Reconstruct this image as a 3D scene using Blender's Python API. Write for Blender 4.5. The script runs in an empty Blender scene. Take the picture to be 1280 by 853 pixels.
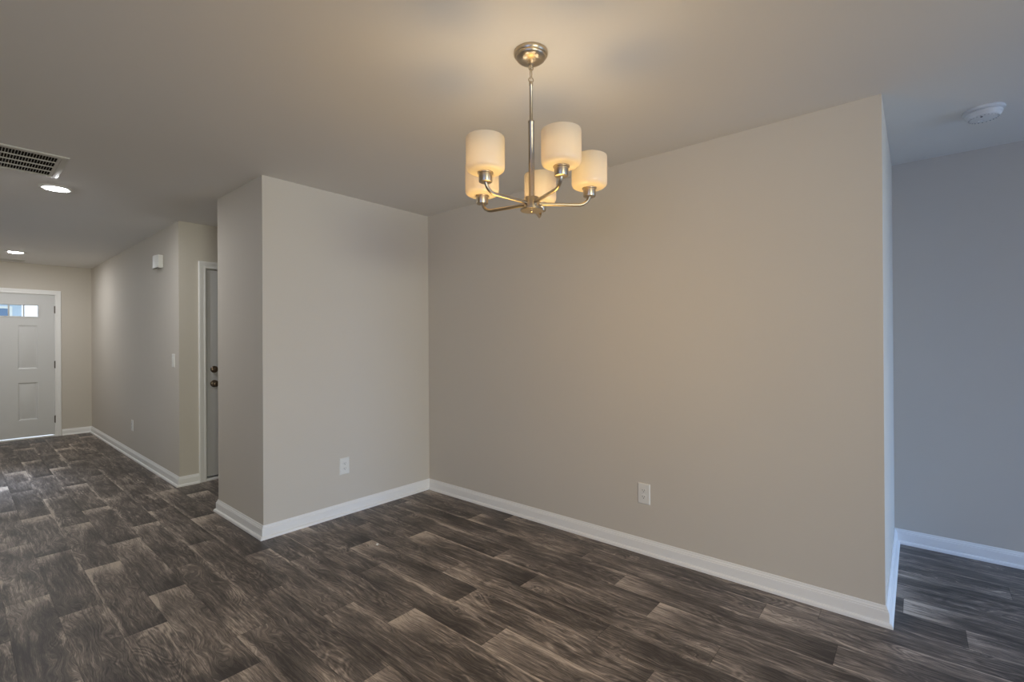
import bpy, bmesh, math, random
from mathutils import Vector, Matrix
random.seed(7)
S = bpy.context.scene
COL = S.collection
PI = math.pi

# ------------------------------------------------------------------ camera
CAM_H = 1.3076
F_PX = 594.72
YAW, PITCH, ROLL = 0.8661, 0.0023, -0.0058
fw = Vector((math.sin(YAW)*math.cos(PITCH), math.cos(YAW)*math.cos(PITCH), math.sin(PITCH)))
rt = Vector((math.cos(YAW), -math.sin(YAW), 0.0))
up = rt.cross(fw)
c_, s_ = math.cos(ROLL), math.sin(ROLL)
rt, up = c_*rt + s_*up, c_*up - s_*rt
cd = bpy.data.cameras.new('camera')
cam = bpy.data.objects.new('camera', cd)
COL.objects.link(cam)
cd.sensor_fit = 'HORIZONTAL'
cd.sensor_width = 36.0
cd.lens = F_PX/1280*36.0
cd.clip_start = 0.02
cam.matrix_world = Matrix(((rt.x, up.x, -fw.x, 0), (rt.y, up.y, -fw.y, 0), (rt.z, up.z, -fw.z, CAM_H), (0, 0, 0, 1)))
S.camera = cam

# ------------------------------------------------------------------ view, world, daylight
S.view_settings.view_transform = 'Standard'
S.view_settings.look = 'None'
S.view_settings.exposure = 0.0
S.view_settings.gamma = 1.0
S.view_settings.use_curve_mapping = False
try:
    S.cycles.use_denoising = True
    S.cycles.max_bounces = 12
    S.cycles.diffuse_bounces = 8
    S.cycles.sample_clamp_indirect = 4.0
except Exception:
    pass

SKY = (1.60, 1.85, 2.15)
SLIDER = (55.0, (0.32, 0.55, 1.00))       # blue sky light through the glazed door behind the camera
WINDOW = (214.0, (1.00, 0.96, 0.77))      # rear window light, made warm to double as room fill
LIVING_FILL = (38.0, (0.10, 0.28, 1.00))       # blue fill at an added, unseen living room window
SIDE = (46.0, (0.62, 0.76, 1.00))         # daylight in the side room off the hall
BULB = (28.0, (1.00, 0.88, 0.72))         # chandelier bulbs
CAN = (310.0, (0.96, 0.97, 1.00))         # recessed ceiling lights
WARM_FILL = (13.5, (1.00, 0.63, 0.20))         # added fill lamp, unseen under the chandelier, warms the walls

w = bpy.data.worlds.new('sky')
S.world = w
w.use_nodes = True
nt = w.node_tree
bg = nt.nodes['Background']
bg.inputs['Color'].default_value = SKY + (1,)
bg.inputs['Strength'].default_value = 1.0

def area(name, loc, rot, sx, sy, power, col):
    l = bpy.data.lights.new(name, 'AREA')
    l.shape = 'RECTANGLE'; l.size = sx; l.size_y = sy
    l.energy = power; l.color = col
    o = bpy.data.objects.new(name, l)
    o.location = loc; o.rotation_euler = rot
    COL.objects.link(o)
    return o
# room extents
H = 2.44
XW, YR, YD = 2.768, 3.337, 0.116
XA, YB, YF, YE = 1.346, 4.168, 5.156, 9.39
XFAR = 3.956
XL, YREAR, XS = -3.3, -4.4, -1.70
XHL, YL = -0.37, 3.80
sl_ = area('daylight_slider', (3.11, YREAR-0.20, 1.08), (PI/2-math.radians(24), 0, 0), 1.45, 1.90, *SLIDER)
sl_.data.spread = math.radians(95)   # sky light slants down through the glass
area('rear_window_fill', (-0.9, YREAR-0.16, 1.50), (PI/2, 0, 0), 1.7, 1.15, *WINDOW)
area('living_fill', (XL-0.16, -0.8, 1.35), (PI/2, 0, -PI/2), 2.4, 1.45, *LIVING_FILL)  # added to light the wide wall from the front
sd_ = area('daylight_side_room', (-1.70-0.20, 6.35, 1.95), (PI/2-math.radians(58), 0, -PI/2), 1.0, 0.9, *SIDE)
sd_.data.spread = math.radians(38)

# ------------------------------------------------------------------ materials
def srgb(r, g, b):
    def f(c):
        c /= 255.0
        return c/12.92 if c <= 0.04045 else ((c+0.055)/1.055)**2.4
    return (f(r), f(g), f(b), 1.0)
def mat(name, col, rough=0.6, metal=0.0, spec=0.4, noise=0.0, nscale=40.0, bump=0.0, bscale=200.0):
    m = bpy.data.materials.new(name); m.use_nodes = True
    t = m.node_tree; b = t.nodes['Principled BSDF']
    b.inputs['Base Color'].default_value = col
    b.inputs['Roughness'].default_value = rough
    b.inputs['Metallic'].default_value = metal
    b.inputs['Specular IOR Level'].default_value = spec
    if noise or bump:
        tc = t.nodes.new('ShaderNodeTexCoord')
    if noise:
        n = t.nodes.new('ShaderNodeTexNoise'); n.inputs['Scale'].default_value = nscale
        n.inputs['Detail'].default_value = 3
        t.links.new(tc.outputs['Object'], n.inputs['Vector'])
        mx = t.nodes.new('ShaderNodeMix'); mx.data_type = 'RGBA'
        mx.inputs['A'].default_value = tuple(c*(1-noise) for c in col[:3])+(1,)
        mx.inputs['B'].default_value = tuple(min(1, c*(1+noise)) for c in col[:3])+(1,)
        t.links.new(n.outputs['Fac'], mx.inputs['Factor'])
        t.links.new(mx.outputs['Result'], b.inputs['Base Color'])
    if bump:
        n2 = t.nodes.new('ShaderNodeTexNoise'); n2.inputs['Scale'].default_value = bscale
        t.links.new(tc.outputs['Object'], n2.inputs['Vector'])
        bp = t.nodes.new('ShaderNodeBump'); bp.inputs['Strength'].default_value = bump
        bp.inputs['Distance'].default_value = 0.001
        t.links.new(n2.outputs['Fac'], bp.inputs['Height'])
        t.links.new(bp.outputs['Normal'], b.inputs['Normal'])
    return m
M_WALL = mat('wall_paint', srgb(206, 199, 188), 0.75, 0, 0.25, 0.012, 3.0, 0.15, 260)
M_CEIL = mat('ceiling_paint', srgb(228, 226, 222), 0.9, 0, 0.1, 0.012, 2.0, 0.15, 220)
M_TRIM = mat('white_trim_paint', srgb(238, 237, 235), 0.35, 0, 0.45, 0.01, 6.0)
M_DOOR = mat('white_door_paint', srgb(209, 209, 208), 0.4, 0, 0.4, 0.01, 5.0)
M_PLAST = mat('white_plastic', srgb(228, 227, 222), 0.35, 0, 0.45, 0.01, 30)
M_SLOT = mat('dark_slot', srgb(35, 33, 31), 0.7, 0, 0.2, 0.1, 60)
M_GAP = mat('gap_shade_paint', srgb(40, 38, 35), 0.9, 0, 0.1, 0.1, 60)
M_DUCT = mat('dark_duct', srgb(34, 30, 28), 0.9, 0, 0.1, 0.2, 20)
M_GRILLE = mat('white_grille_enamel', srgb(205, 202, 194), 0.45, 0, 0.4, 0.01, 30)
M_BRONZE = mat('aged_bronze', srgb(112, 98, 84), 0.32, 0.9, 0.5, 0.15, 60)
M_HINGE = mat('dull_nickel_hinge', srgb(110, 104, 98), 0.4, 0.9, 0.5, 0.1, 80)
M_NICKEL = mat('brushed_nickel', srgb(188, 174, 152), 0.33, 1.0, 0.5, 0.06, 90)
M_SMOKE = mat('detector_plastic', srgb(222, 224, 226), 0.45, 0, 0.4, 0.01, 40)
M_GREY = mat('grey_plastic', srgb(165, 167, 170), 0.6, 0, 0.3, 0.02, 40)
M_CHIP = mat('white_chip', srgb(225, 222, 215), 0.7, 0, 0.3, 0.05, 90)

def emis(name, col, strength):
    m = bpy.data.materials.new(name); m.use_nodes = True
    t = m.node_tree; t.nodes.clear()
    e = t.nodes.new('ShaderNodeEmission'); e.inputs['Color'].default_value = tuple(col)+(1,)
    e.inputs['Strength'].default_value = strength
    o = t.nodes.new('ShaderNodeOutputMaterial'); t.links.new(e.outputs[0], o.inputs['Surface'])
    return m
M_BULB = emis('glowing_bulb', BULB[1], BULB[0])
M_CAN = emis('lit_lens', CAN[1], CAN[0])

def glass(name, tint):
    m = bpy.data.materials.new(name); m.use_nodes = True
    t = m.node_tree; t.nodes.clear()
    a = t.nodes.new('ShaderNodeBsdfTransparent'); a.inputs['Color'].default_value = tint
    g = t.nodes.new('ShaderNodeBsdfGlossy'); g.inputs['Roughness'].default_value = 0.03
    fr = t.nodes.new('ShaderNodeFresnel'); fr.inputs['IOR'].default_value = 1.45
    mx = t.nodes.new('ShaderNodeMixShader')
    t.links.new(fr.outputs[0], mx.inputs[0]); t.links.new(a.outputs[0], mx.inputs[1]); t.links.new(g.outputs[0], mx.inputs[2])
    o = t.nodes.new('ShaderNodeOutputMaterial'); t.links.new(mx.outputs[0], o.inputs['Surface'])
    return m
M_GLASS = glass('window_glass', (0.95, 0.97, 0.98, 1))

def frosted():
    m = bpy.data.materials.new('frosted_cream_glass'); m.use_nodes = True
    t = m.node_tree; t.nodes.clear()
    tr = t.nodes.new('ShaderNodeBsdfTranslucent'); tr.inputs['Color'].default_value = (0.90, 0.77, 0.54, 1)
    df = t.nodes.new('ShaderNodeBsdfDiffuse'); df.inputs['Color'].default_value = (0.80, 0.76, 0.68, 1)
    gl = t.nodes.new('ShaderNodeBsdfGlossy'); gl.inputs['Roughness'].default_value = 0.25
    tc = t.nodes.new('ShaderNodeTexCoord'); n = t.nodes.new('ShaderNodeTexNoise')
    n.inputs['Scale'].default_value = 14; n.inputs['Detail'].default_value = 2
    t.links.new(tc.outputs['Object'], n.inputs['Vector'])
    mr = t.nodes.new('ShaderNodeMapRange'); mr.inputs['To Min'].default_value = SHADE_T*0.85; mr.inputs['To Max'].default_value = SHADE_T*1.15
    t.links.new(n.outputs['Fac'], mr.inputs['Value'])
    m1 = t.nodes.new('ShaderNodeMixShader')
    t.links.new(mr.outputs['Result'], m1.inputs[0])
    t.links.new(df.outputs[0], m1.inputs[1]); t.links.new(tr.outputs[0], m1.inputs[2])
    m2 = t.nodes.new('ShaderNodeMixShader'); m2.inputs[0].default_value = 0.04
    t.links.new(m1.outputs[0], m2.inputs[1]); t.links.new(gl.outputs[0], m2.inputs[2])
    o = t.nodes.new('ShaderNodeOutputMaterial'); t.links.new(m2.outputs[0], o.inputs['Surface'])
    return m
SHADE_T = 0.45
M_SHADE = frosted()

def floor_mat():
    m = bpy.data.materials.new('printed_oak_vinyl'); m.use_nodes = True
    t = m.node_tree; N = t.nodes; L = t.links; b = N['Principled BSDF']
    def math_(op, a, c=None, d=None):
        n = N.new('ShaderNodeMath'); n.operation = op
        for i, v in enumerate((a, c, d)):
            if v is None: continue
            if isinstance(v, (int, float)): n.inputs[i].default_value = v
            else: L.new(v, n.inputs[i])
        return n.outputs[0]
    def smooth(v, a, c):
        n = N.new('ShaderNodeMapRange'); n.interpolation_type = 'SMOOTHSTEP'
        L.new(v, n.inputs['Value']); n.inputs['From Min'].default_value = a; n.inputs['From Max'].default_value = c
        return n.outputs['Result']
    def lin(v, a, c, lo, hi):
        n = N.new('ShaderNodeMapRange')
        L.new(v, n.inputs['Value']); n.inputs['From Min'].default_value = a; n.inputs['From Max'].default_value = c
        n.inputs['To Min'].default_value = lo; n.inputs['To Max'].default_value = hi
        return n.outputs['Result']
    uvn = N.new('ShaderNodeUVMap'); uvn.uv_map = 'plank'
    sx = N.new('ShaderNodeSeparateXYZ'); L.new(uvn.outputs[0], sx.inputs[0])
    u, v = sx.outputs[0], sx.outputs[1]
    at = N.new('ShaderNodeAttribute'); at.attribute_name = 'seed'
    seed = at.outputs['Fac']
    at2 = N.new('ShaderNodeAttribute'); at2.attribute_name = 'tone'
    tone = at2.outputs['Fac']
    sz = math_('MULTIPLY', seed, 83.0)
    def noise(su, sv, det=4.0, rough=0.55, dist=0.0, off=0.0, vv=None):
        cb = N.new('ShaderNodeCombineXYZ')
        L.new(math_('MULTIPLY', u, su), cb.inputs[0]); L.new(math_('MULTIPLY', vv or v, sv), cb.inputs[1])
        L.new(math_('ADD', sz, off), cb.inputs[2])
        n = N.new('ShaderNodeTexNoise'); n.inputs['Scale'].default_value = 1.0
        n.inputs['Detail'].default_value = det; n.inputs['Roughness'].default_value = rough
        n.inputs['Distortion'].default_value = dist
        L.new(cb.outputs[0], n.inputs['Vector'])
        return n.outputs['Fac']
    # grain that bends round knots and cathedrals
    bend = math_('MULTIPLY', math_('SUBTRACT', noise(4.5, 11.0, 2.0, 0.5, 0.0, 5.0), 0.5), lin(noise(2.0, 4.0, 1.0, 0.5, 0.0, 7.0), 0.40, 0.65, 0.015, 0.16))
    vw = math_('ADD', v, bend)
    blotch = noise(3.2, 13.0, 3.0, 0.6, 0.5)
    broad = noise(1.9, 3.5, 2.0, 0.5, 0.0, 11.0)
    fine = noise(10.0, 230.0, 3.0, 0.65, 0.0, 23.0, vw)
    mid = noise(4.0, 75.0, 4.0, 0.65, 0.3, 31.0, vw)
    pore = noise(26.0, 420.0, 2.0, 0.6, 0.0, 37.0, vw)
    grain = noise(6.0, 120.0, 5.0, 0.7, 0.8, 41.0, vw)
    field = noise(2.2, 7.0, 2.0, 0.45, 0.5, 47.0)
    wob = noise(16.0, 60.0, 3.0, 0.6, 0.0, 53.0)
    rings = math_('SINE', math_('ADD', math_('MULTIPLY', field, 105.0), math_('MULTIPLY', wob, 6.5)))
    ringmask = smooth(noise(2.4, 7.0, 2.0, 0.5, 0.0, 71.0), 0.50, 0.66)
    val = math_('ADD', lin(blotch, 0.25, 0.75, -0.24, 0.24), lin(broad, 0.25, 0.75, -0.24, 0.24))
    val = math_('ADD', val, lin(fine, 0.25, 0.75, -0.21, 0.21))
    val = math_('ADD', val, lin(mid, 0.25, 0.75, -0.30, 0.30))
    val = math_('ADD', val, lin(pore, 0.25, 0.75, -0.16, 0.16))
    val = math_('ADD', val, lin(grain, 0.3, 0.7, -0.20, 0.20))
    crack = math_('SUBTRACT', 1.0, smooth(math_('ABSOLUTE', math_('SUBTRACT', noise(3.0, 34.0, 4.0, 0.6, 0.9, 61.0, vw), 0.5)), 0.0, 0.02))
    val = math_('SUBTRACT', val, math_('MULTIPLY', crack, 0.16))
    val = math_('ADD', val, math_('MULTIPLY', math_('MULTIPLY', rings, ringmask), 0.15))
    # pale sapwood at the plank's ends and along its edges
    e1 = math_('MULTIPLY', math_('SUBTRACT', 1.0, smooth(math_('ADD', u, lin(mid, 0.3, 0.7, -0.08, 0.08)), 0.02, 0.24)), lin(tone, 0, 1, 0.10, 0.52))
    e2 = math_('MULTIPLY', smooth(math_('ADD', u, lin(blotch, 0.3, 0.7, -0.08, 0.08)), 0.82, 0.97), lin(tone, 0, 1, 0.20, -0.38))
    e3 = math_('MULTIPLY', math_('SUBTRACT', 1.0, smooth(math_('ADD', v, lin(broad, 0.3, 0.7, -0.018, 0.018)), 0.002, 0.026)), lin(seed, 0.1, 1, -0.12, 0.52))
    e4 = math_('MULTIPLY', smooth(math_('ADD', v, lin(blotch, 0.3, 0.7, -0.016, 0.016)), 0.140, 0.160), lin(seed, 0, 0.9, 0.34, -0.16))
    val = math_('ADD', val, math_('ADD', math_('ADD', e1, e4), math_('ADD', e2, e3)))
    val = math_('ADD', math_('ADD', val, lin(tone, 0, 1, -0.05, 0.05)), FLOOR_BIAS)
    rp = N.new('ShaderNodeValToRGB'); L.new(val, rp.inputs[0])
    els = rp.color_ramp.elements
    els[0].position = 0.0; els[0].color = srgb(*FLOOR_D)
    els[1].position = 1.0; els[1].color = srgb(*FLOOR_L)
    e = els.new(0.38); e.color = srgb(*FLOOR_M)
    e = els.new(0.68); e.color = srgb(*FLOOR_H)
    # dark printed seams
    vd = math_('MINIMUM', v, math_('SUBTRACT', 0.1637, v))
    ud = math_('MINIMUM', u, math_('SUBTRACT', 0.98, u))
    seam = math_('MINIMUM', smooth(vd, 0.0006, 0.0022), smooth(ud, 0.0006, 0.0022))
    seamf = lin(seam, 0, 1, 0.55, 1.0)
    # crumbs of white builder's dust
    tc = N.new('ShaderNodeTexCoord')
    vo = N.new('ShaderNodeTexVoronoi'); vo.inputs['Scale'].default_value = 7.0
    L.new(tc.outputs['Object'], vo.inputs['Vector'])
    sep = N.new('ShaderNodeSeparateColor'); L.new(vo.outputs['Color'], sep.inputs[0])
    rad = lin(sep.outputs[0], 0.55, 1.0, -0.004, 0.020)
    speck = math_('LESS_THAN', vo.outputs['Distance'], rad)
    hs = N.new('ShaderNodeMix'); hs.data_type = 'RGBA'; hs.blend_type = 'MULTIPLY'; hs.inputs['Factor'].default_value = 1.0
    L.new(rp.outputs[0], hs.inputs['A']); L.new(seamf, hs.inputs['B'])
    sp = N.new('ShaderNodeMix'); sp.data_type = 'RGBA'
    L.new(math_('MULTIPLY', speck, 0.55), sp.inputs['Factor']); L.new(hs.outputs['Result'], sp.inputs['A'])
    sp.inputs['B'].default_value = srgb(200, 195, 188)
    L.new(sp.outputs['Result'], b.inputs['Base Color'])
    L.new(lin(fine, 0.2, 0.8, 0.36, 0.52), b.inputs['Roughness'])
    b.inputs['Specular IOR Level'].default_value = 0.35
    bp = N.new('ShaderNodeBump'); bp.inputs['Strength'].default_value = 0.25; bp.inputs['Distance'].default_value = 0.0012
    L.new(math_('ADD', math_('MULTIPLY', fine, 0.5), seam), bp.inputs['Height'])
    L.new(bp.outputs['Normal'], b.inputs['Normal'])
    return m
FLOOR_BIAS = 0.38
FLOOR_D, FLOOR_M, FLOOR_H, FLOOR_L = (63, 57, 54), (101, 93, 87), (146, 134, 124), (198, 184, 169)
M_FLOOR = floor_mat()

# ------------------------------------------------------------------ mesh helpers
def finish(name, bm, m, parent=None, smooth=None, loc=None):
    bmesh.ops.remove_doubles(bm, verts=bm.verts, dist=1e-6)
    bmesh.ops.recalc_face_normals(bm, faces=bm.faces)
    me = bpy.data.meshes.new(name)
    bm.to_mesh(me); bm.free()
    if m is not None:
        me.materials.append(m)
    if smooth is not None:
        for p in me.polygons: p.use_smooth = True
        me.set_sharp_from_angle(angle=math.radians(smooth))
    o = bpy.data.objects.new(name, me)
    COL.objects.link(o)
    if parent is not None: o.parent = parent
    if loc is not None: o.location = loc
    return o
def add_box(bm, x0, x1, y0, y1, z0, z1, bevel=0.0, seg=2):
    r = bmesh.ops.create_cube(bm, size=1.0)
    vs = r['verts']
    bmesh.ops.scale(bm, vec=(x1-x0, y1-y0, z1-z0), verts=vs)
    bmesh.ops.translate(bm, vec=((x0+x1)/2, (y0+y1)/2, (z0+z1)/2), verts=vs)
    if bevel:
        es = list({e for v in vs for e in v.link_edges})
        bmesh.ops.bevel(bm, geom=es, offset=bevel, segments=seg, affect='EDGES', profile=0.5)
def box(name, x0, x1, y0, y1, z0, z1, m, parent=None, bevel=0.0, seg=2):
    bm = bmesh.new(); add_box(bm, x0, x1, y0, y1, z0, z1, bevel, seg)
    return finish(name, bm, m, parent, 40 if bevel else None)
def add_lathe(bm, prof, seg=40, cx=0.0, cy=0.0, axis='Z', off=(0, 0, 0)):
    """prof: list of (radius, height)"""
    rings = []
    for r, z in prof:
        if r < 1e-6:
            rings.append([bm.verts.new(P3(0, 0, z, axis, cx, cy, off))])
        else:
            rings.append([bm.verts.new(P3(r*math.cos(2*PI*k/seg), r*math.sin(2*PI*k/seg), z, axis, cx, cy, off)) for k in range(seg)])
    for a, b in zip(rings, rings[1:]):
        for k in range(seg):
            q = [a[k % len(a)], a[(k+1) % len(a)], b[(k+1) % len(b)], b[k % len(b)]]
            u_ = []
            for v_ in q:
                if v_ not in u_: u_.append(v_)
            if len(u_) >= 3: bm.faces.new(u_)
def P3(x, y, z, axis, cx, cy, off):
    if axis == 'Z': p = (x+cx, y+cy, z)
    elif axis == '-Y': p = (x, -z, y)       # height grows towards -Y
    elif axis == '-X': p = (-z, x, y)
    else: p = (x, y, z)
    return (p[0]+off[0], p[1]+off[1], p[2]+off[2])
def lathe(name, prof, m, parent=None, seg=40, axis='Z', off=(0, 0, 0), angle=35):
    bm = bmesh.new(); add_lathe(bm, prof, seg, 0, 0, axis, off)
    return finish(name, bm, m, parent, angle)
def add_tube(bm, pts, rad, seg=14, caps=True, closed=False):
    pts = [Vector(p) for p in pts]
    n = len(pts)
    rings = []
    ref = None
    for i, p in enumerate(pts):
        if closed: t = (pts[(i+1) % n]-pts[i-1]).normalized()
        else: t = (pts[min(i+1, n-1)]-pts[max(i-1, 0)]).normalized()
        if ref is None:
            ref = Vector((0, 0, 1)) if abs(t.z) < 0.9 else Vector((1, 0, 0))
            ref = (ref - t*ref.dot(t)).normalized()
        else:
            ref = (ref - t*ref.dot(t)).normalized()
        b = t.cross(ref)
        r = rad[i] if isinstance(rad, (list, tuple)) else rad
        rings.append([bm.verts.new(p + ref*(r*math.cos(2*PI*k/seg)) + b*(r*math.sin(2*PI*k/seg))) for k in range(seg)])
    pairs = list(zip(rings, rings[1:])) + ([(rings[-1], rings[0])] if closed else [])
    for a, b in pairs:
        for k in range(seg):
            bm.faces.new((a[k], a[(k+1) % seg], b[(k+1) % seg], b[k]))
    if caps and not closed:
        bm.faces.new(rings[0]); bm.faces.new(rings[-1])
def sweep(bm, path, prof, normal, closed_ends=True, first_dir=None, last_dir=None):
    """path: corners; prof: (a, b) with a along the side direction (tangent x normal ... mitred), b along normal"""
    P = [Vector(p) for p in path]; N = Vector(normal).normalized()
    rings = []
    for i, p in enumerate(P):
        sides = []
        if i > 0: sides.append(N.cross((P[i]-P[i-1]).normalized()))
        elif first_dir is not None: sides.append(N.cross(Vector(first_dir).normalized()))
        if i < len(P)-1: sides.append(N.cross((P[i+1]-P[i]).normalized()))
        elif last_dir is not None: sides.append(N.cross(Vector(last_dir).normalized()))
        if len(sides) == 2:
            s = (sides[0]+sides[1]).normalized()
            s = s / max(0.2, s.dot(sides[0]))
        else: s = sides[0]
        rings.append([bm.verts.new(p + s*a + N*b) for a, b in prof])
    k = len(prof)
    for a, b in zip(rings, rings[1:]):
        for j in range(k):
            bm.faces.new((a[j], a[(j+1) % k], b[(j+1) % k], b[j]))
    if closed_ends:
        bm.faces.new(rings[0]); bm.faces.new(rings[-1])
def struct(o):
    o['kind'] = 'structure'; return o
def tag(o, label, cat, group=None):
    o['label'] = label; o['category'] = cat
    if group: o['group'] = group
    return o
def empty(name, loc, rz=0.0):
    o = bpy.data.objects.new(name, None); COL.objects.link(o)
    o.empty_display_size = 0.1
    o.location = loc; o.rotation_euler = (0, 0, rz)
    return o

# ------------------------------------------------------------------ floor: one sheet printed as planks
PITCH_X, X0, PL = 0.1637, 0.3270, 0.98
ENDS = {0: .20, 1: .737, 2: .10, 3: .36, 4: .657, 5: .215, 6: .91, 7: .457, 8: .80, 9: .105, 10: .645, 11: .006, 12: .265, 13: .575, 14: .36, 15: .82}
def build_floor():
    bm = bmesh.new()
    uv = bm.loops.layers.uv.new('plank')
    sl = bm.faces.layers.float.new('seed'); tl = bm.faces.layers.float.new('tone')
    ymin, ymax = YREAR-0.1, YE+0.1
    k0 = int(math.floor((XL-0.1-X0)/PITCH_X)); k1 = int(math.ceil((XFAR+0.1-X0)/PITCH_X))
    rnd = random.Random(11)
    for k in range(k0, k1):
        xa = X0+k*PITCH_X; xb = xa+PITCH_X
        off = ENDS.get(k, rnd.random()*PL)
        j = math.floor((ymin-off)/PL)
        while off+j*PL < ymax:
            ya, yb = off+j*PL, off+(j+1)*PL
            seed = rnd.random(); tone = rnd.random()
            ca, cb = max(ya, ymin), min(yb, ymax)
            if cb > ca:
                vs = [bm.verts.new((x, y, 0)) for x, y in ((xa, ca), (xb, ca), (xb, cb), (xa, cb))]
                f = bm.faces.new(vs)
                f[sl] = seed; f[tl] = tone
                for lp, (x, y) in zip(f.loops, ((xa, ca), (xb, ca), (xb, cb), (xa, cb))):
                    lp[uv].uv = (yb-y, x-xa)
            j += 1
    me = bpy.data.meshes.new('floor'); bm.to_mesh(me); bm.free()
    me.materials.append(M_FLOOR)
    o = bpy.data.objects.new('floor', me); COL.objects.link(o)
    return struct(o)
build_floor()

# ------------------------------------------------------------------ ceiling and walls
T = 0.12
struct(box('ceiling', XL-T, XFAR+T, YREAR-T, YE+T, H, H+0.15, M_CEIL))
def wall(name, *boxes):
    bm = bmesh.new()
    for b in boxes: add_box(bm, *b)
    return struct(finish(name, bm, M_WALL))
# the wall behind the chandelier and its return to the corridor
wall('wall_right', (XW, XW+T, YD, YR, 0, H), (XW+T, XFAR, YD, YD+T, 0, H))
wall('wall_corridor', (XFAR, XFAR+T, YREAR, YD+T, 0, H))
# the closet block that juts out beside the dining corner
wall('wall_closet', (XA, XW+T, YR, YB, 0, H))
# passage wall with the inner door
D2X0, D2X1, D2H = 1.570, 2.384, 2.022
wall('wall_passage', (XA, D2X0-0.012, YF, YF+T, 0, H), (D2X1+0.012, XW+T, YF, YF+T, 0, H), (D2X0-0.012, D2X1+0.012, YF, YF+T, D2H+0.012, H))
wall('wall_alcove', (XW, XW+T, YB, YF, 0, H))
wall('wall_hall', (XA, XA+T, YF+T, YE, 0, H))
D1X0, D1X1, D1H = 0.036, 0.950, 2.016
wall('wall_front', (XS-T, D1X0-0.006, YE, YE+T, 0, H), (D1X1+0.006, XA+T, YE, YE+T, 0, H), (D1X0-0.006, D1X1+0.006, YE, YE+T, D1H+0.006, H))
# hall's left side, open to a side room
OY0, OY1, OH = 5.55, 7.15, 2.10
wall('wall_left', (XHL-T, XHL, YL, OY0, 0, H), (XHL-T, XHL, OY1, YE, 0, H), (XHL-T, XHL, OY0, OY1, OH, H))
wall('wall_kitchen', (XL, XHL-T, YL, YL+T, 0, H))

WS = (5.75, 6.95, 0.92, 2.25)       # side room window: y0 y1 z0 z1
WV = (-2.05, 0.45, 0.60, 2.10)      # added living room window: y0 y1 z0 z1
WL = (-1.75, -0.05, 0.92, 2.08)     # rear window: x0 x1 z0 z1
SD = (2.35, 3.87, 0.0, 2.03)        # glazed door: x0 x1 z0 z1
wall('wall_side', (XL-T, XL, YREAR, WV[0], 0, H), (XL-T, XL, WV[1], YL+T, 0, H), (XL-T, XL, WV[0], WV[1], 0, WV[2]), (XL-T, XL, WV[0], WV[1], WV[3], H))
wall('wall_study', (XS-T, XS, YL+T, WS[0], 0, H), (XS-T, XS, WS[1], YE, 0, H), (XS-T, XS, WS[0], WS[1], 0, WS[2]), (XS-T, XS, WS[0], WS[1], WS[3], H))
wall('wall_rear', (XL, WL[0], YREAR-T, YREAR, 0, H), (WL[0], WL[1], YREAR-T, YREAR, 0, WL[2]), (WL[0], WL[1], YREAR-T, YREAR, WL[3], H),
     (WL[1], SD[0], YREAR-T, YREAR, 0, H), (SD[0], SD[1], YREAR-T, YREAR, SD[3], H), (SD[1], XFAR+T, YREAR-T, YREAR, 0, H))

# windows behind the camera and in the side room
def window(name, x0, x1, z0, z1, mid_v=True):
    """frame in the XZ plane, y from -0.035 to 0.035; object then placed"""
    bm = bmesh.new(); f = 0.05
    for b in ((x0, x0+f, z0, z1), (x1-f, x1, z0, z1), (x0+f, x1-f, z0, z0+f), (x0+f, x1-f, z1-f, z1)):
        add_box(bm, b[0], b[1], -0.035, 0.035, b[2], b[3])
    if mid_v: add_box(bm, (x0+x1)/2-0.03, (x0+x1)/2+0.03, -0.03, 0.03, z0+f, z1-f)
    else: add_box(bm, x0+f, x1-f, -0.03, 0.03, (z0+z1)/2-0.025, (z0+z1)/2+0.025)
    o = struct(finish(name, bm, M_TRIM))
    box('pane', x0+f, x1-f, -0.003, 0.003, z0+f, z1-f, M_GLASS, o)
    return o
o = window('window_1', SD[0], SD[1], 0.0, SD[3]); o.location = (0, YREAR-0.06, 0)
o = window('window_2', WL[0], WL[1], WL[2], WL[3], False); o.location = (0, YREAR-0.06, 0)
o = window('window_3', -(WS[1]-WS[0])/2, (WS[1]-WS[0])/2, WS[2], WS[3], False)
o.location = (XS-0.06, (WS[0]+WS[1])/2, 0); o.rotation_euler = (0, 0, PI/2)

o = window('window_4', -(WV[1]-WV[0])/2, (WV[1]-WV[0])/2, WV[2], WV[3])  # unseen window, added for the fill light outside it
o.location = (XL-0.06, (WV[0]+WV[1])/2, 0); o.rotation_euler = (0, 0, PI/2)

# ------------------------------------------------------------------ baseboards with shoe moulding
BB = [(0.0, 0.0), (0.0285, 0.0), (0.0285, 0.004), (0.0265, 0.012), (0.0215, 0.0175), (0.0145, 0.0195), (0.0145, 0.063), (0.0138, 0.0665),
      (0.0112, 0.069), (0.0108, 0.074), (0.0065, 0.0795), (0.0055, 0.086), (0.0040, 0.0892), (0.0, 0.0892)]
def base_run(names, pts):
    """pts go round with the room on the left-hand side of travel"""
    for i, nm in enumerate(names):
        if nm is None: continue
        a, b = Vector(pts[i]+(0,)), Vector(pts[i+1]+(0,))
        bm = bmesh.new()
        fd = (Vector(pts[i]+(0,))-Vector(pts[i-1]+(0,))) if i > 0 else None
        ld = (Vector(pts[i+2]+(0,))-Vector(pts[i+1]+(0,))) if i+2 < len(pts) else None
        sweep(bm, [a, b], BB, (0, 0, 1), True, fd, ld)
        struct(finish(nm, bm, M_TRIM, None, 25))
CW = 0.060
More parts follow.
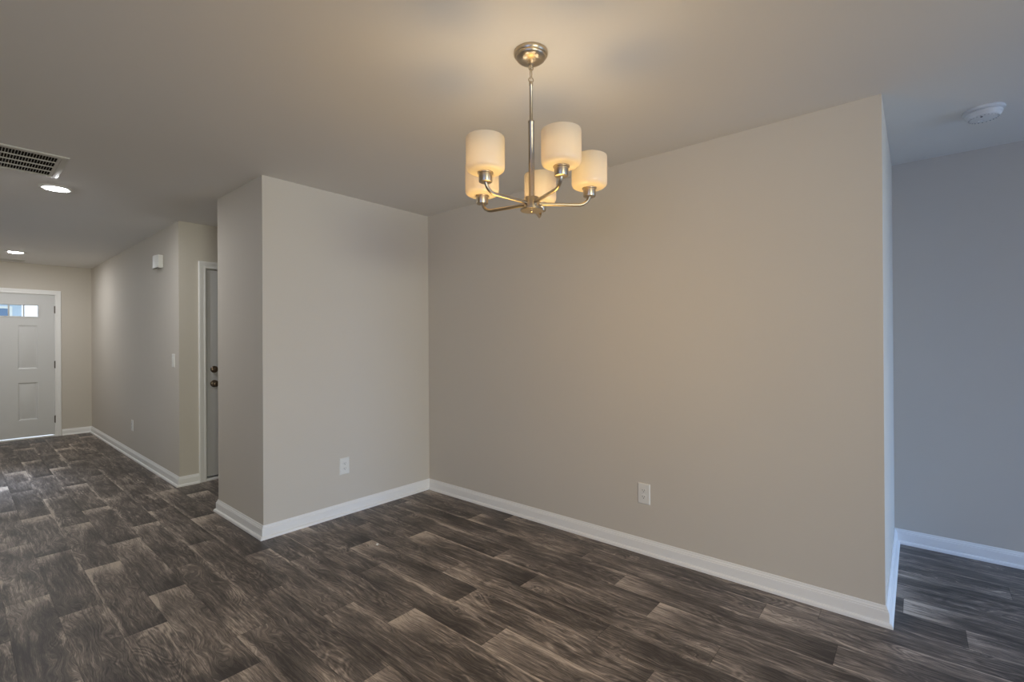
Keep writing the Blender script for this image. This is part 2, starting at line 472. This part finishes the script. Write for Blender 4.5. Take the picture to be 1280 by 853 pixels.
base_run(['baseboard_corridor', 'baseboard_return', 'baseboard_right', 'baseboard_back', 'baseboard_closet', 'baseboard_closet_side', 'baseboard_alcove', 'baseboard_passage_right'],
         [(XFAR, YREAR), (XFAR, YD), (XW, YD), (XW, YR), (XA, YR), (XA, YB), (XW, YB), (XW, YF), (D2X1+0.009+CW, YF)])
base_run(['baseboard_passage', 'baseboard_hall', 'baseboard_front'],
         [(D2X0-0.009-CW, YF), (XA, YF), (XA, YE), (D1X1+0.009+CW, YE)])
base_run(['baseboard_front_left', 'baseboard_hall_left'], [(D1X0-0.009-CW, YE), (XHL, YE), (XHL, OY1)])
base_run(['baseboard_left', 'baseboard_kitchen', 'baseboard_side', 'baseboard_rear'], [(XHL, OY0), (XHL, YL), (XL, YL), (XL, YREAR), (SD[0], YREAR)])

# ------------------------------------------------------------------ doors
CASE = [(0.0, 0.0), (0.0, 0.010), (0.006, 0.0125), (0.012, 0.0125), (0.018, 0.0105), (0.040, 0.0145), (0.050, 0.0170), (CW-0.004, 0.0170), (CW, 0.013), (CW, 0.0)]
def casing(name, x0, x1, z1, y, sill=None):
    bm = bmesh.new()
    # up the right, across, down the left: side direction (normal x tangent) points outwards for normal -Y
    sweep(bm, [(x0, y, 0), (x0, y, z1), (x1, y, z1), (x1, y, 0)], CASE, (0, -1, 0))
    # jamb lining
    j = 0.012
    add_box(bm, x0-0.001, x0+0.006, y+0.001, y+T, 0, z1); add_box(bm, x1-0.006, x1+0.001, y+0.001, y+T, 0, z1)
    add_box(bm, x0, x1, y+0.001, y+T, z1-0.006, z1+0.001)
    # stop behind the slab
    add_box(bm, x0, x0+0.02, y+0.055, y+0.075, 0, z1-0.006); add_box(bm, x1-0.02, x1, y+0.055, y+0.075, 0, z1-0.006); add_box(bm, x0, x1, y+0.055, y+0.075, z1-0.022, z1-0.006)
    return struct(finish(name, bm, M_TRIM, None, 25))
def door_slab(name, w, z0, z1, t, panels, lites, m):
    """front face at y=0 facing -Y, x from 0 to w"""
    bm = bmesh.new()
    cells = panels+lites
    xs = sorted({0.0, w} | {round(c[i], 4) for c in cells for i in (0, 1)})
    zs = sorted({z0, z1} | {round(c[i], 4) for c in cells for i in (2, 3)})
    def inside(c, x, z): return c[0] < x < c[1] and c[2] < z < c[3]
    grids = []
    for y in (0.0, t):
        grids.append([[bm.verts.new((x, y, z)) for z in zs] for x in xs])
    fronts = {}
    for gi, g in enumerate(grids):
        for i in range(len(xs)-1):
            for j in range(len(zs)-1):
                xm, zm = (xs[i]+xs[i+1])/2, (zs[j]+zs[j+1])/2
                if any(inside(c, xm, zm) for c in lites): continue
                f = bm.faces.new((g[i][j], g[i+1][j], g[i+1][j+1], g[i][j+1]))
                for ci, c in enumerate(panels):
                    if inside(c, xm, zm): fronts.setdefault((gi, ci), []).append(f)
    # rims: outer border and lite openings
    def has(i, j):
        if i < 0 or j < 0 or i >= len(xs)-1 or j >= len(zs)-1: return False
        xm, zm = (xs[i]+xs[i+1])/2, (zs[j]+zs[j+1])/2
        return not any(inside(c, xm, zm) for c in lites)
    A, B = grids
    for i in range(len(xs)):
        for j in range(len(zs)-1):
            if has(i-1, j) != has(i, j): bm.faces.new((A[i][j], A[i][j+1], B[i][j+1], B[i][j]))
    for i in range(len(xs)-1):
        for j in range(len(zs)):
            if has(i, j-1) != has(i, j): bm.faces.new((A[i][j], A[i+1][j], B[i+1][j], B[i][j]))
    bmesh.ops.recalc_face_normals(bm, faces=bm.faces)
    for fs in fronts.values():
        fs = [f for f in fs if f.is_valid]
        bmesh.ops.inset_region(bm, faces=fs, thickness=0.016, depth=-0.009, use_even_offset=True)
        bmesh.ops.inset_region(bm, faces=fs, thickness=0.010, depth=0.0, use_even_offset=True)
        bmesh.ops.inset_region(bm, faces=fs, thickness=0.020, depth=0.006, use_even_offset=True)
    return finish(name, bm, m, None, 20)
def knob(name, parent, x, z, kind):
    if kind == 'knob':
        prof = [(0.0, 0.0), (0.034, 0.0), (0.034, 0.004), (0.030, 0.008), (0.014, 0.011), (0.011, 0.016), (0.011, 0.030), (0.020, 0.035), (0.0275, 0.043),
                (0.029, 0.051), (0.026, 0.059), (0.018, 0.064), (0.0, 0.066)]
    else:
        prof = [(0.0, 0.0), (0.033, 0.0), (0.033, 0.006), (0.030, 0.012), (0.024, 0.016), (0.0, 0.018)]
    o = lathe(name, prof, M_BRONZE, parent, 32, '-Y', (x, 0, z))
    if kind == 'deadbolt':
        box('thumb_turn', x-0.005, x+0.005, -0.036, -0.016, z-0.017, z+0.017, M_BRONZE, o, 0.003)
    return o
# front door: four raised panels under a row of small lites
W1 = D1X1-D1X0
def fx(x): return x-D1X0
pr = (fx(0.577), fx(0.773)); pl = (W1-pr[1], W1-pr[0])
panels = [(pl[0], pl[1], 0.975, 1.580), (pr[0], pr[1], 0.975, 1.580), (pl[0], pl[1], 0.265, 0.785), (pr[0], pr[1], 0.265, 0.785)]
lite = (W1-fx(0.779), fx(0.779), 1.700, 1.862)
d1 = struct(door_slab('door_1', W1-0.006, 0.030, D1H-0.004, 0.044, panels, [lite], M_DOOR))
d1.location = (D1X0+0.003, YE+0.004, 0)
# lite frame, muntins, panes
bm = bmesh.new()
lf = 0.016
for b in ((lite[0]-lf, lite[0]+0.004, lite[2]-lf, lite[3]+lf), (lite[1]-0.004, lite[1]+lf, lite[2]-lf, lite[3]+lf),
          (lite[0], lite[1], lite[2]-lf, lite[2]+0.004), (lite[0], lite[1], lite[3]-0.004, lite[3]+lf)):
    add_box(bm, b[0], b[1], -0.006, 0.050, b[2], b[3], 0.003, 1)
finish('lite_frame', bm, M_DOOR, d1, 30)
lw = (lite[1]-lite[0])/4
for k in range(1, 4):
    box('muntin', lite[0]+k*lw-0.008, lite[0]+k*lw+0.008, 0.006, 0.036, lite[2], lite[3], M_DOOR, d1, 0.003, 1)
for k in range(4):
    box('pane', lite[0]+k*lw+0.008, lite[0]+(k+1)*lw-0.008, 0.019, 0.024, lite[2]+0.004, lite[3]-0.004, M_GLASS, d1)
for z in (0.245, 1.024, 1.808):
    bm = bmesh.new()
    add_box(bm, W1-0.012, W1+0.004, -0.0015, 0.002, z-0.05, z+0.05)
    add_lathe(bm, [(0, z-0.054), (0.004, z-0.052), (0.0065, z-0.05), (0.0065, z+0.05), (0.004, z+0.052), (0, z+0.054)], 14, W1-0.002, -0.006)
    finish('hinge', bm, M_HINGE, d1, 35)
knob('door_knob', d1, 0.070, 0.93, 'knob'); knob('deadbolt', d1, 0.070, 1.07, 'deadbolt')
casing('trim_1', D1X0-0.004, D1X1+0.004, D1H+0.004, YE)
struct(box('trim_3', D1X0-0.004, D1X1+0.004, YE-0.012, YE+T, 0.0, 0.016, M_TRIM, None, 0.003))
# passage door
W2_ = D2X1-D2X0
px = [(0.125, 0.375), (W2_-0.375, W2_-0.125)]
panels2 = [(a, b, z0, z1) for a, b in px for z0, z1 in ((0.26, 0.82), (0.98, 1.58), (1.70, 1.90))]
d2 = struct(door_slab('door_2', W2_-0.008, 0.040, D2H-0.005, 0.044, panels2, [], M_DOOR))
d2.location = (D2X0+0.004, YF+0.006, 0)
knob('door_knob', d2, 0.060, 0.925, 'knob'); knob('deadbolt', d2, 0.060, 1.062, 'deadbolt')
casing('trim_2', D2X0-0.008, D2X1+0.008, D2H+0.008, YF)
struct(box('trim_4', D2X0-0.008, D2X1+0.008, YF-0.010, YF+T, 0.0, 0.022, M_TRIM, None, 0.003))
# dark sheet that paints the shade behind the passage door's gaps
struct(box('gap_shade', D2X0-0.002, D2X1+0.002, YF+0.060, YF+0.070, 0.022, D2H+0.002, M_GAP))

# ------------------------------------------------------------------ wall plates
def receptacle(parent, z, m=M_PLAST):
    """duplex face in the local XZ plane, front towards -Y"""
    bm = bmesh.new()
    n = 28; ring = []
    for k in range(n):
        a = 2*PI*k/n
        x = max(-0.0170, min(0.0170, 0.0190*math.cos(a))); zz = 0.0145*math.sin(a)
        if abs(math.sin(a)) > 0.75: zz = math.copysign(0.0138, math.sin(a))
        ring.append((x, zz))
    vs0 = [bm.verts.new((x, -0.0055, z+zz)) for x, zz in ring]
    vs1 = [bm.verts.new((x*0.95, -0.0085, z+zz*0.95)) for x, zz in ring]
    for k in range(n): bm.faces.new((vs0[k], vs0[(k+1) % n], vs1[(k+1) % n], vs1[k]))
    bm.faces.new(vs1); bm.faces.new(vs0)
    o = finish('receptacle', bm, m, parent, 30)
    box('contact_slot', -0.0078, -0.0056, -0.0090, -0.0083, z-0.001, z+0.008, M_SLOT, o)
    box('contact_slot', 0.0056, 0.0076, -0.0090, -0.0083, z, z+0.0075, M_SLOT, o)
    lathe('ground_hole', [(0, 0.0083), (0.0026, 0.0083), (0.0026, 0.0090), (0, 0.0090)], M_SLOT, o, 14, '-Y', (0, 0, z-0.0065))
    return o
def plate_mesh(w, h, t=0.0062):
    bm = bmesh.new()
    r0 = [(-w/2, -h/2), (w/2, -h/2), (w/2, h/2), (-w/2, h/2)]
    q = 0.0045
    a = [bm.verts.new((x, 0, z)) for x, z in r0]
    b = [bm.verts.new((x, -t*0.45, z)) for x, z in r0]
    c = [bm.verts.new((x-math.copysign(q, x), -t, z-math.copysign(q, z))) for x, z in r0]
    for u_, v_ in ((a, b), (b, c)):
        for k in range(4): bm.faces.new((u_[k], u_[(k+1) % 4], v_[(k+1) % 4], v_[k]))
    bm.faces.new(c); bm.faces.new(a)
    return bm
def screw(parent, z):
    lathe('screw', [(0, 0.0060), (0.0032, 0.0060), (0.0030, 0.0070), (0.0016, 0.0075), (0, 0.0075)], M_PLAST, parent, 14, '-Y', (0, 0, z))
def outlet(loc, rz, label):
    r = empty('wall_outlet', loc, rz)
    tag(r, label, 'electrical outlet')
    finish('cover_plate', plate_mesh(0.0795, 0.126), M_PLAST, r)
    receptacle(r, 0.0195); receptacle(r, -0.0195)
    screw(r, 0.0)
    return r
outlet((XW, 1.289, 0.366), -PI/2, 'white duplex outlet low on the wide beige wall below the chandelier')
outlet((1.938, YR, 0.369), 0.0, 'white duplex outlet low on the short wall of the jutting closet block')
outlet((XA, 6.907, 0.370), -PI/2, 'small white outlet low on the long hallway wall toward the front door')
sw = empty('light_switch', (XA, 5.317, 1.152), -PI/2)
tag(sw, 'white light switch on the hallway wall near its outer corner', 'light switch')
finish('cover_plate', plate_mesh(0.0795, 0.126), M_PLAST, sw)
box('rocker', -0.0165, 0.0165, -0.0095, -0.005, -0.033, 0.033, M_PLAST, sw, 0.002)
screw(sw, 0.048); screw(sw, -0.048)

# doorbell chime: bowed cover over a base
ch = empty('door_chime', (XA, 5.745, 2.122), -PI/2)
tag(ch, 'white box-shaped door chime with bowed cover high on the hallway wall', 'door chime')
box('base', -0.098, 0.098, -0.012, 0.0, -0.056, 0.056, M_PLAST, ch, 0.002)
bm = bmesh.new()
n = 16; outer, inner = [], []
hw, hh = 0.105, 0.062
sec = []
for k in range(n+1):
    x = -hw+2*hw*k/n
    y = -0.040-0.016*(1-(x/hw)**2)
    sec.append((x, y))
prof = [(-hw, -0.004)]+sec+[(hw, -0.004)]
inn = [(x*0.965, (y+0.004) if abs(y) > 0.01 else y) for x, y in prof]
zs = (-hh, hh)
vo = [[bm.verts.new((x, y, z)) for x, y in prof] for z in zs]
vi = [[bm.verts.new((x, y, z)) for x, y in inn] for z in (-hh, hh-0.004)]
m_ = len(prof)
for k in range(m_-1):
    bm.faces.new((vo[0][k], vo[0][k+1], vo[1][k+1], vo[1][k]))
    bm.faces.new((vi[0][k], vi[1][k], vi[1][k+1], vi[0][k+1]))
    bm.faces.new((vo[0][k], vi[0][k], vi[0][k+1], vo[0][k+1]))
bm.faces.new(vo[1]); bm.faces.new(vi[1])
bm.faces.new((vo[0][0], vo[1][0], vi[1][0], vi[0][0])); bm.faces.new((vo[0][-1], vi[0][-1], vi[1][-1], vo[1][-1]))
finish('cover', bm, M_PLAST, ch, 30)
box('mechanism', -0.080, 0.080, -0.034, -0.012, -0.050, 0.040, M_DUCT, ch, 0.003)

# ------------------------------------------------------------------ ceiling fixtures
def grille(name, x0, x1, y0, y1, label, rows, pitch, border, end):
    cx, cy = (x0+x1)/2, (y0+y1)/2
    r = empty(name, (cx, cy, H)); tag(r, label, 'air vent')
    hx, hy = (x1-x0)/2, (y1-y0)/2
    bm = bmesh.new()
    fp = [(0, 0), (0, -0.004), (0.004, -0.0085), (border*0.55, -0.0105), (border-0.002, -0.0105), (border, -0.007), (border, 0)]
    # rim swept round, profile measured inward
    P = [(-hx, -hy), (hx, -hy), (hx, hy), (-hx, hy)]
    rings = []
    for sxn, syn in ((-1, -1), (1, -1), (1, 1), (-1, 1)):
        rings.append([bm.verts.new((sxn*(hx-a), syn*(hy-a), b)) for a, b in fp])
    for i in range(4):
        a, b = rings[i], rings[(i+1) % 4]
        for j in range(len(fp)-1): bm.faces.new((a[j], a[j+1], b[j+1], b[j]))
    # blank strips at the two ends of the slot field
    if end:
        for s in (-1, 1):
            xa, xb = sorted((s*(hx-border), s*(hx-border-end)))
            add_box(bm, xa, xb, -hy+border, hy-border, -0.009, -0.004)
    finish('frame', bm, M_GRILLE, r, 30)
    ix, iy = hx-border-end, hy-border
    for k in range(1, rows):
        y = -iy+2*iy*k/rows
        box('cross_rail', -ix, ix, y-0.0045, y+0.0045, -0.0095, -0.003, M_GRILLE, r)
    bm = bmesh.new()
    n = int(2*ix/pitch)
    for k in range(n+1):
        x = -ix+2*ix*k/n
        # each blade a thin tilted slat running across the opening
        q = [bm.verts.new((x+dx, y, z)) for dx, z in ((-0.0022, -0.0085), (-0.0008, -0.0085), (0.0032, -0.0005), (0.0018, -0.0005)) for y in (-iy, iy)]
        a0, a1, b0, b1, c0, c1, d0, d1_ = q
        for f in ((a0, a1, b1, b0), (b0, b1, c1, c0), (c0, c1, d1_, d0), (d0, d1_, a1, a0), (a0, b0, c0, d0), (a1, d1_, c1, b1)): bm.faces.new(f)
    finish('louvers', bm, M_GRILLE, r)
    box('duct_opening', -ix-0.002, ix+0.002, -iy-0.002, iy+0.002, -0.0006, -0.0001, M_DUCT, r)
    return r
grille('return_air_grille', -0.31, 0.464, 3.905, 4.427, 'large white return air grille with dark slots in the ceiling at left', 4, 0.0127, 0.034, 0.014)
grille('ceiling_register', 0.330, 0.632, 9.055, 9.215, 'small white ceiling register just inside the front door', 2, 0.014, 0.022, 0.006)
def can_light(x, y, label):
    r = empty('recessed_light', (x, y, H)); tag(r, label, 'ceiling light', 'recessed hallway lights')
    lathe('trim_ring', [(0.095, 0.0), (0.095, -0.003), (0.090, -0.007), (0.072, -0.0085), (0.064, -0.0040), (0.064, 0.0)], M_PLAST, r, 48)
    lathe('lens', [(0.0, -0.0150), (0.022, -0.0144), (0.042, -0.0122), (0.056, -0.0085), (0.0635, -0.0040), (0.0635, -0.0005), (0, -0.0005)], M_CAN, r, 48)
    return r
can_light(0.487, 4.730, 'lit round ceiling light beside the large return air grille')
can_light(0.500, 8.350, 'lit round ceiling light farther down the hall near the front door')

sm = empty('smoke_detector', (3.295, -0.258, H)); tag(sm, 'round white smoke detector on the corridor ceiling at right', 'smoke detector')
lathe('base', [(0, 0), (0.076, 0), (0.0775, -0.004), (0.0765, -0.010), (0.072, -0.0125), (0, -0.0125)], M_SMOKE, sm, 48)
lathe('body', [(0.060, -0.012), (0.0665, -0.0155), (0.0690, -0.019), (0.0690, -0.026), (0.0665, -0.030), (0.0645, -0.0305), (0.0645, -0.0325), (0.0640, -0.034),
               (0.058, -0.041), (0.046, -0.045), (0.030, -0.0465), (0.0, -0.047)], M_SMOKE, sm, 56)
bm = bmesh.new()
for k in range(24):
    a = 2*PI*k/24
    vsb = len(bm.verts)
    r_ = bmesh.ops.create_cube(bm, size=1.0)['verts']
    bmesh.ops.scale(bm, vec=(0.010, 0.0045, 0.002), verts=r_)
    bmesh.ops.rotate(bm, cent=(0, 0, 0), matrix=Matrix.Rotation(math.radians(26), 3, 'Y'), verts=r_)
    bmesh.ops.translate(bm, vec=(0.0515, 0, -0.0432), verts=r_)
    bmesh.ops.rotate(bm, cent=(0, 0, 0), matrix=Matrix.Rotation(a, 3, 'Z'), verts=r_)
finish('sounder_slots', bm, M_GREY, sm)
lathe('test_button', [(0, -0.0465), (0.011, -0.0465), (0.011, -0.0485), (0.009, -0.050), (0, -0.0503)], M_SMOKE, sm, 24, 'Z', (0.018, 0.010, 0))
lathe('indicator_window', [(0, -0.0440), (0.0045, -0.0440), (0.0045, -0.0468), (0, -0.0470)], M_SLOT, sm, 16, 'Z', (-0.040, 0.010, 0))

# ------------------------------------------------------------------ chandelier
CX, CY = 1.4663, 1.1418
RA, PH = 0.2310, 4.2668
cz = H
chd = empty('chandelier', (CX, CY, H))
tag(chd, 'brushed nickel five-arm chandelier with lit frosted drum shades hanging from the ceiling', 'chandelier')
lathe('canopy', [(0, 0), (0.0655, 0), (0.0660, -0.004), (0.0655, -0.012), (0.0625, -0.0165), (0.0590, -0.0175), (0.0585, -0.0215), (0.0560, -0.0260),
                 (0.0470, -0.0335), (0.0340, -0.0400), (0.0200, -0.0445), (0.0110, -0.0470), (0.0085, -0.0510), (0.0060, -0.0535), (0, -0.0540)], M_NICKEL, chd, 64)
def ring_pts(c, rx, rz, ang, n=28):
    return [(c[0]+rx*math.cos(2*PI*k/n)*math.cos(ang), c[1]+rx*math.cos(2*PI*k/n)*math.sin(ang), c[2]+rz*math.sin(2*PI*k/n)) for k in range(n)]
zo = -H
def loop(name, z, rx, rz, ang, tr):
    bm = bmesh.new(); add_tube(bm, ring_pts((0, 0, z), rx, rz, ang), tr, 10, False, True)
    return finish(name, bm, M_NICKEL, chd, 60)
va = math.atan2(rt.y, rt.x)
loop('canopy_loop', -0.0620, 0.0085, 0.0085, va+0.35, 0.0023)
loop('chain_link', -0.0835, 0.0075, 0.0200, va+1.10, 0.0021)
loop('stem_loop', -0.1085, 0.0090, 0.0090, va+0.25, 0.0024)
lathe('stem', [(0, 2.325+zo), (0.0050, 2.325+zo), (0.0078, 2.320+zo), (0.0078, 2.310+zo), (0.0064, 2.308+zo), (0.0064, 2.160+zo), (0, 2.160+zo)], M_NICKEL, chd, 28)
lathe('sleeve', [(0, 2.172+zo), (0.0095, 2.172+zo), (0.0125, 2.170+zo), (0.0125, 2.164+zo), (0.0115, 2.162+zo), (0.0115, 1.872+zo), (0, 1.872+zo)], M_NICKEL, chd, 32)
hub = lathe('hub', [(0, 1.876+zo), (0.0130, 1.876+zo), (0.0150, 1.872+zo), (0.0290, 1.871+zo), (0.0310, 1.868+zo), (0.0310, 1.831+zo), (0.0330, 1.829+zo), (0.0430, 1.8285+zo), (0.0445, 1.8265+zo),
              (0.0445, 1.8215+zo), (0.0430, 1.8195+zo), (0, 1.8195+zo)], M_NICKEL, chd, 48)
lathe('finial', [(0, 1.8195+zo), (0.0055, 1.8195+zo), (0.0055, 1.816+zo), (0.003, 1.8135+zo), (0, 1.813+zo)], M_NICKEL, chd, 20)
ZA = 1.847+zo
ZS0, ZS1 = 1.9155+zo, 2.040+zo
arm_bm = bmesh.new()
pts = [(0.024, 0, ZA), (0.10, 0, ZA), (RA-0.045, 0, ZA)]
for k in range(1, 9):
    a = PI/2*k/8
    pts.append((RA-0.045+0.045*math.sin(a)*0.98, 0, ZA+0.040*(1-math.cos(a))))
pts[-1] = (RA, 0, ZA+0.040)
add_tube(arm_bm, pts, [0.0066]*len(pts), 16)
arm0 = finish('arm', arm_bm, M_NICKEL, chd, 50)
cup0 = lathe('socket_cup', [(0, 1.8800+zo), (0.0205, 1.8800+zo), (0.0235, 1.8815+zo), (0.0245, 1.8845+zo), (0.0245, 1.9105+zo), (0.0285, 1.9115+zo), (0.0290, 1.9140+zo), (0.0285, 1.9160+zo), (0, 1.9160+zo)],
             M_NICKEL, arm0, 40, 'Z', (RA, 0, 0))
RS = 0.0695
sh_prof = [(0.0260, ZS0), (0.0500, ZS0+0.0005), (0.0600, ZS0+0.0025), (0.0660, ZS0+0.0075), (0.0688, ZS0+0.0140), (RS, ZS0+0.0220), (RS, ZS1-0.004), (RS-0.0010, ZS1-0.001), (RS-0.0025, ZS1),
           (RS-0.0040, ZS1-0.002), (RS-0.0042, ZS0+0.022), (0.0640, ZS0+0.0150), (0.0615, ZS0+0.0105), (0.0570, ZS0+0.0070), (0.0490, ZS0+0.0050), (0.0260, ZS0+0.0045)]
shade0 = lathe('lamp_shade', sh_prof+[sh_prof[0]], M_SHADE, arm0, 56, 'Z', (RA, 0, 0), 40)
shade0['label'] = 'frosted cream glass drum shade'
zb = ZS0+0.012
bulb0 = lathe('bulb', [(0, zb), (0.012, zb), (0.013, zb+0.012), (0.018, zb+0.024), (0.024, zb+0.038), (0.0255, zb+0.048), (0.023, zb+0.060), (0.015, zb+0.069), (0, zb+0.0725)], M_BULB, arm0, 24, 'Z', (RA, 0, 0))
arms = [arm0]
for k in range(1, 5):
    a = arm0.copy(); COL.objects.link(a); a.parent = chd
    for ch_ in (cup0, shade0, bulb0):
        c = ch_.copy(); COL.objects.link(c); c.parent = a
    arms.append(a)
for k, a in enumerate(arms):
    a.rotation_euler = (0, 0, PH+k*2*PI/5)
fl = bpy.data.lights.new('low_warm_fill', 'POINT'); fl.energy, fl.color = WARM_FILL; fl.shadow_soft_size = 0.20
flo = bpy.data.objects.new('low_warm_fill', fl); COL.objects.link(flo); flo.parent = chd; flo.location = (0, 0, 1.46+zo)  # added lamp in empty air under the hub, no bulb here

# ------------------------------------------------------------------ a chip of paint left on the floor
bm = bmesh.new()
for k, (x, y, z) in enumerate([(0, 0, 0), (0.012, 0.003, 0.001), (0.017, 0.012, 0.004), (0.007, 0.017, 0.006), (-0.004, 0.009, 0.003)]): bm.verts.new((x, y, z))
bm.verts.ensure_lookup_table()
f = bm.faces.new(bm.verts[:])
ex = bmesh.ops.extrude_face_region(bm, geom=[f])
bmesh.ops.translate(bm, vec=(0, 0, 0.0025), verts=[v for v in ex['geom'] if isinstance(v, bmesh.types.BMVert)])
chip = finish('paint_chip', bm, M_CHIP, None, None, (1.77, 2.655, 0.0003))
tag(chip, 'tiny white chip of debris on the dark floor before the closet block', 'debris')

# ------------------------------------------------------------------ outside the front door
gr = struct(box('ground_outside', -14, 16, YE+T+0.02, 30, -0.25, -0.15, mat('lawn', srgb(120, 130, 95), 0.9, 0, 0.1, 0.2, 3.0)))
hs = empty('neighbour_house', (2.0, 24.0, -0.15)); tag(hs, 'pale house across the street seen through the front door lites', 'house')
M_SID = mat('pale_siding', srgb(200, 212, 228), 0.8, 0, 0.2, 0.05, 4.0)
M_ROOF = mat('grey_shingles', srgb(120, 128, 140), 0.9, 0, 0.1, 0.2, 8.0)
M_PANE = mat('dim_glass', srgb(110, 135, 170), 0.2, 0, 0.5, 0.1, 3.0)
box('facade', -7.4, -0.42, 0, 6, 0, 3.3, M_SID, hs)
bm = bmesh.new()
a = [bm.verts.new(p) for p in ((-7.8, -0.4, 3.2), (-0.05, -0.4, 3.2), (-0.05, 6.4, 3.2), (-7.8, 6.4, 3.2))]
r1, r2 = bm.verts.new((-7.8, 3, 4.9)), bm.verts.new((-0.05, 3, 4.9))
for f in ((a[0], a[1], r2, r1), (a[2], a[3], r1, r2), (a[0], r1, a[3]), (a[1], a[2], r2), (a[3], a[2], a[1], a[0])): bm.faces.new(f)
finish('roof', bm, M_ROOF, hs)
for x in (-5.6, -3.3, -1.35):
    o = box('window_pane', x, x+0.62, -0.03, 0.02, 1.35, 2.72, M_PANE, hs)
    bm = bmesh.new()
    for b in ((x-0.08, x, 1.27, 2.80), (x+0.62, x+0.70, 1.27, 2.80), (x, x+0.62, 1.27, 1.35), (x, x+0.62, 2.72, 2.80), (x, x+0.62, 2.0, 2.06)):
        add_box(bm, b[0], b[1], -0.06, 0.0, b[2], b[3])
    finish('window_surround', bm, M_TRIM, o)
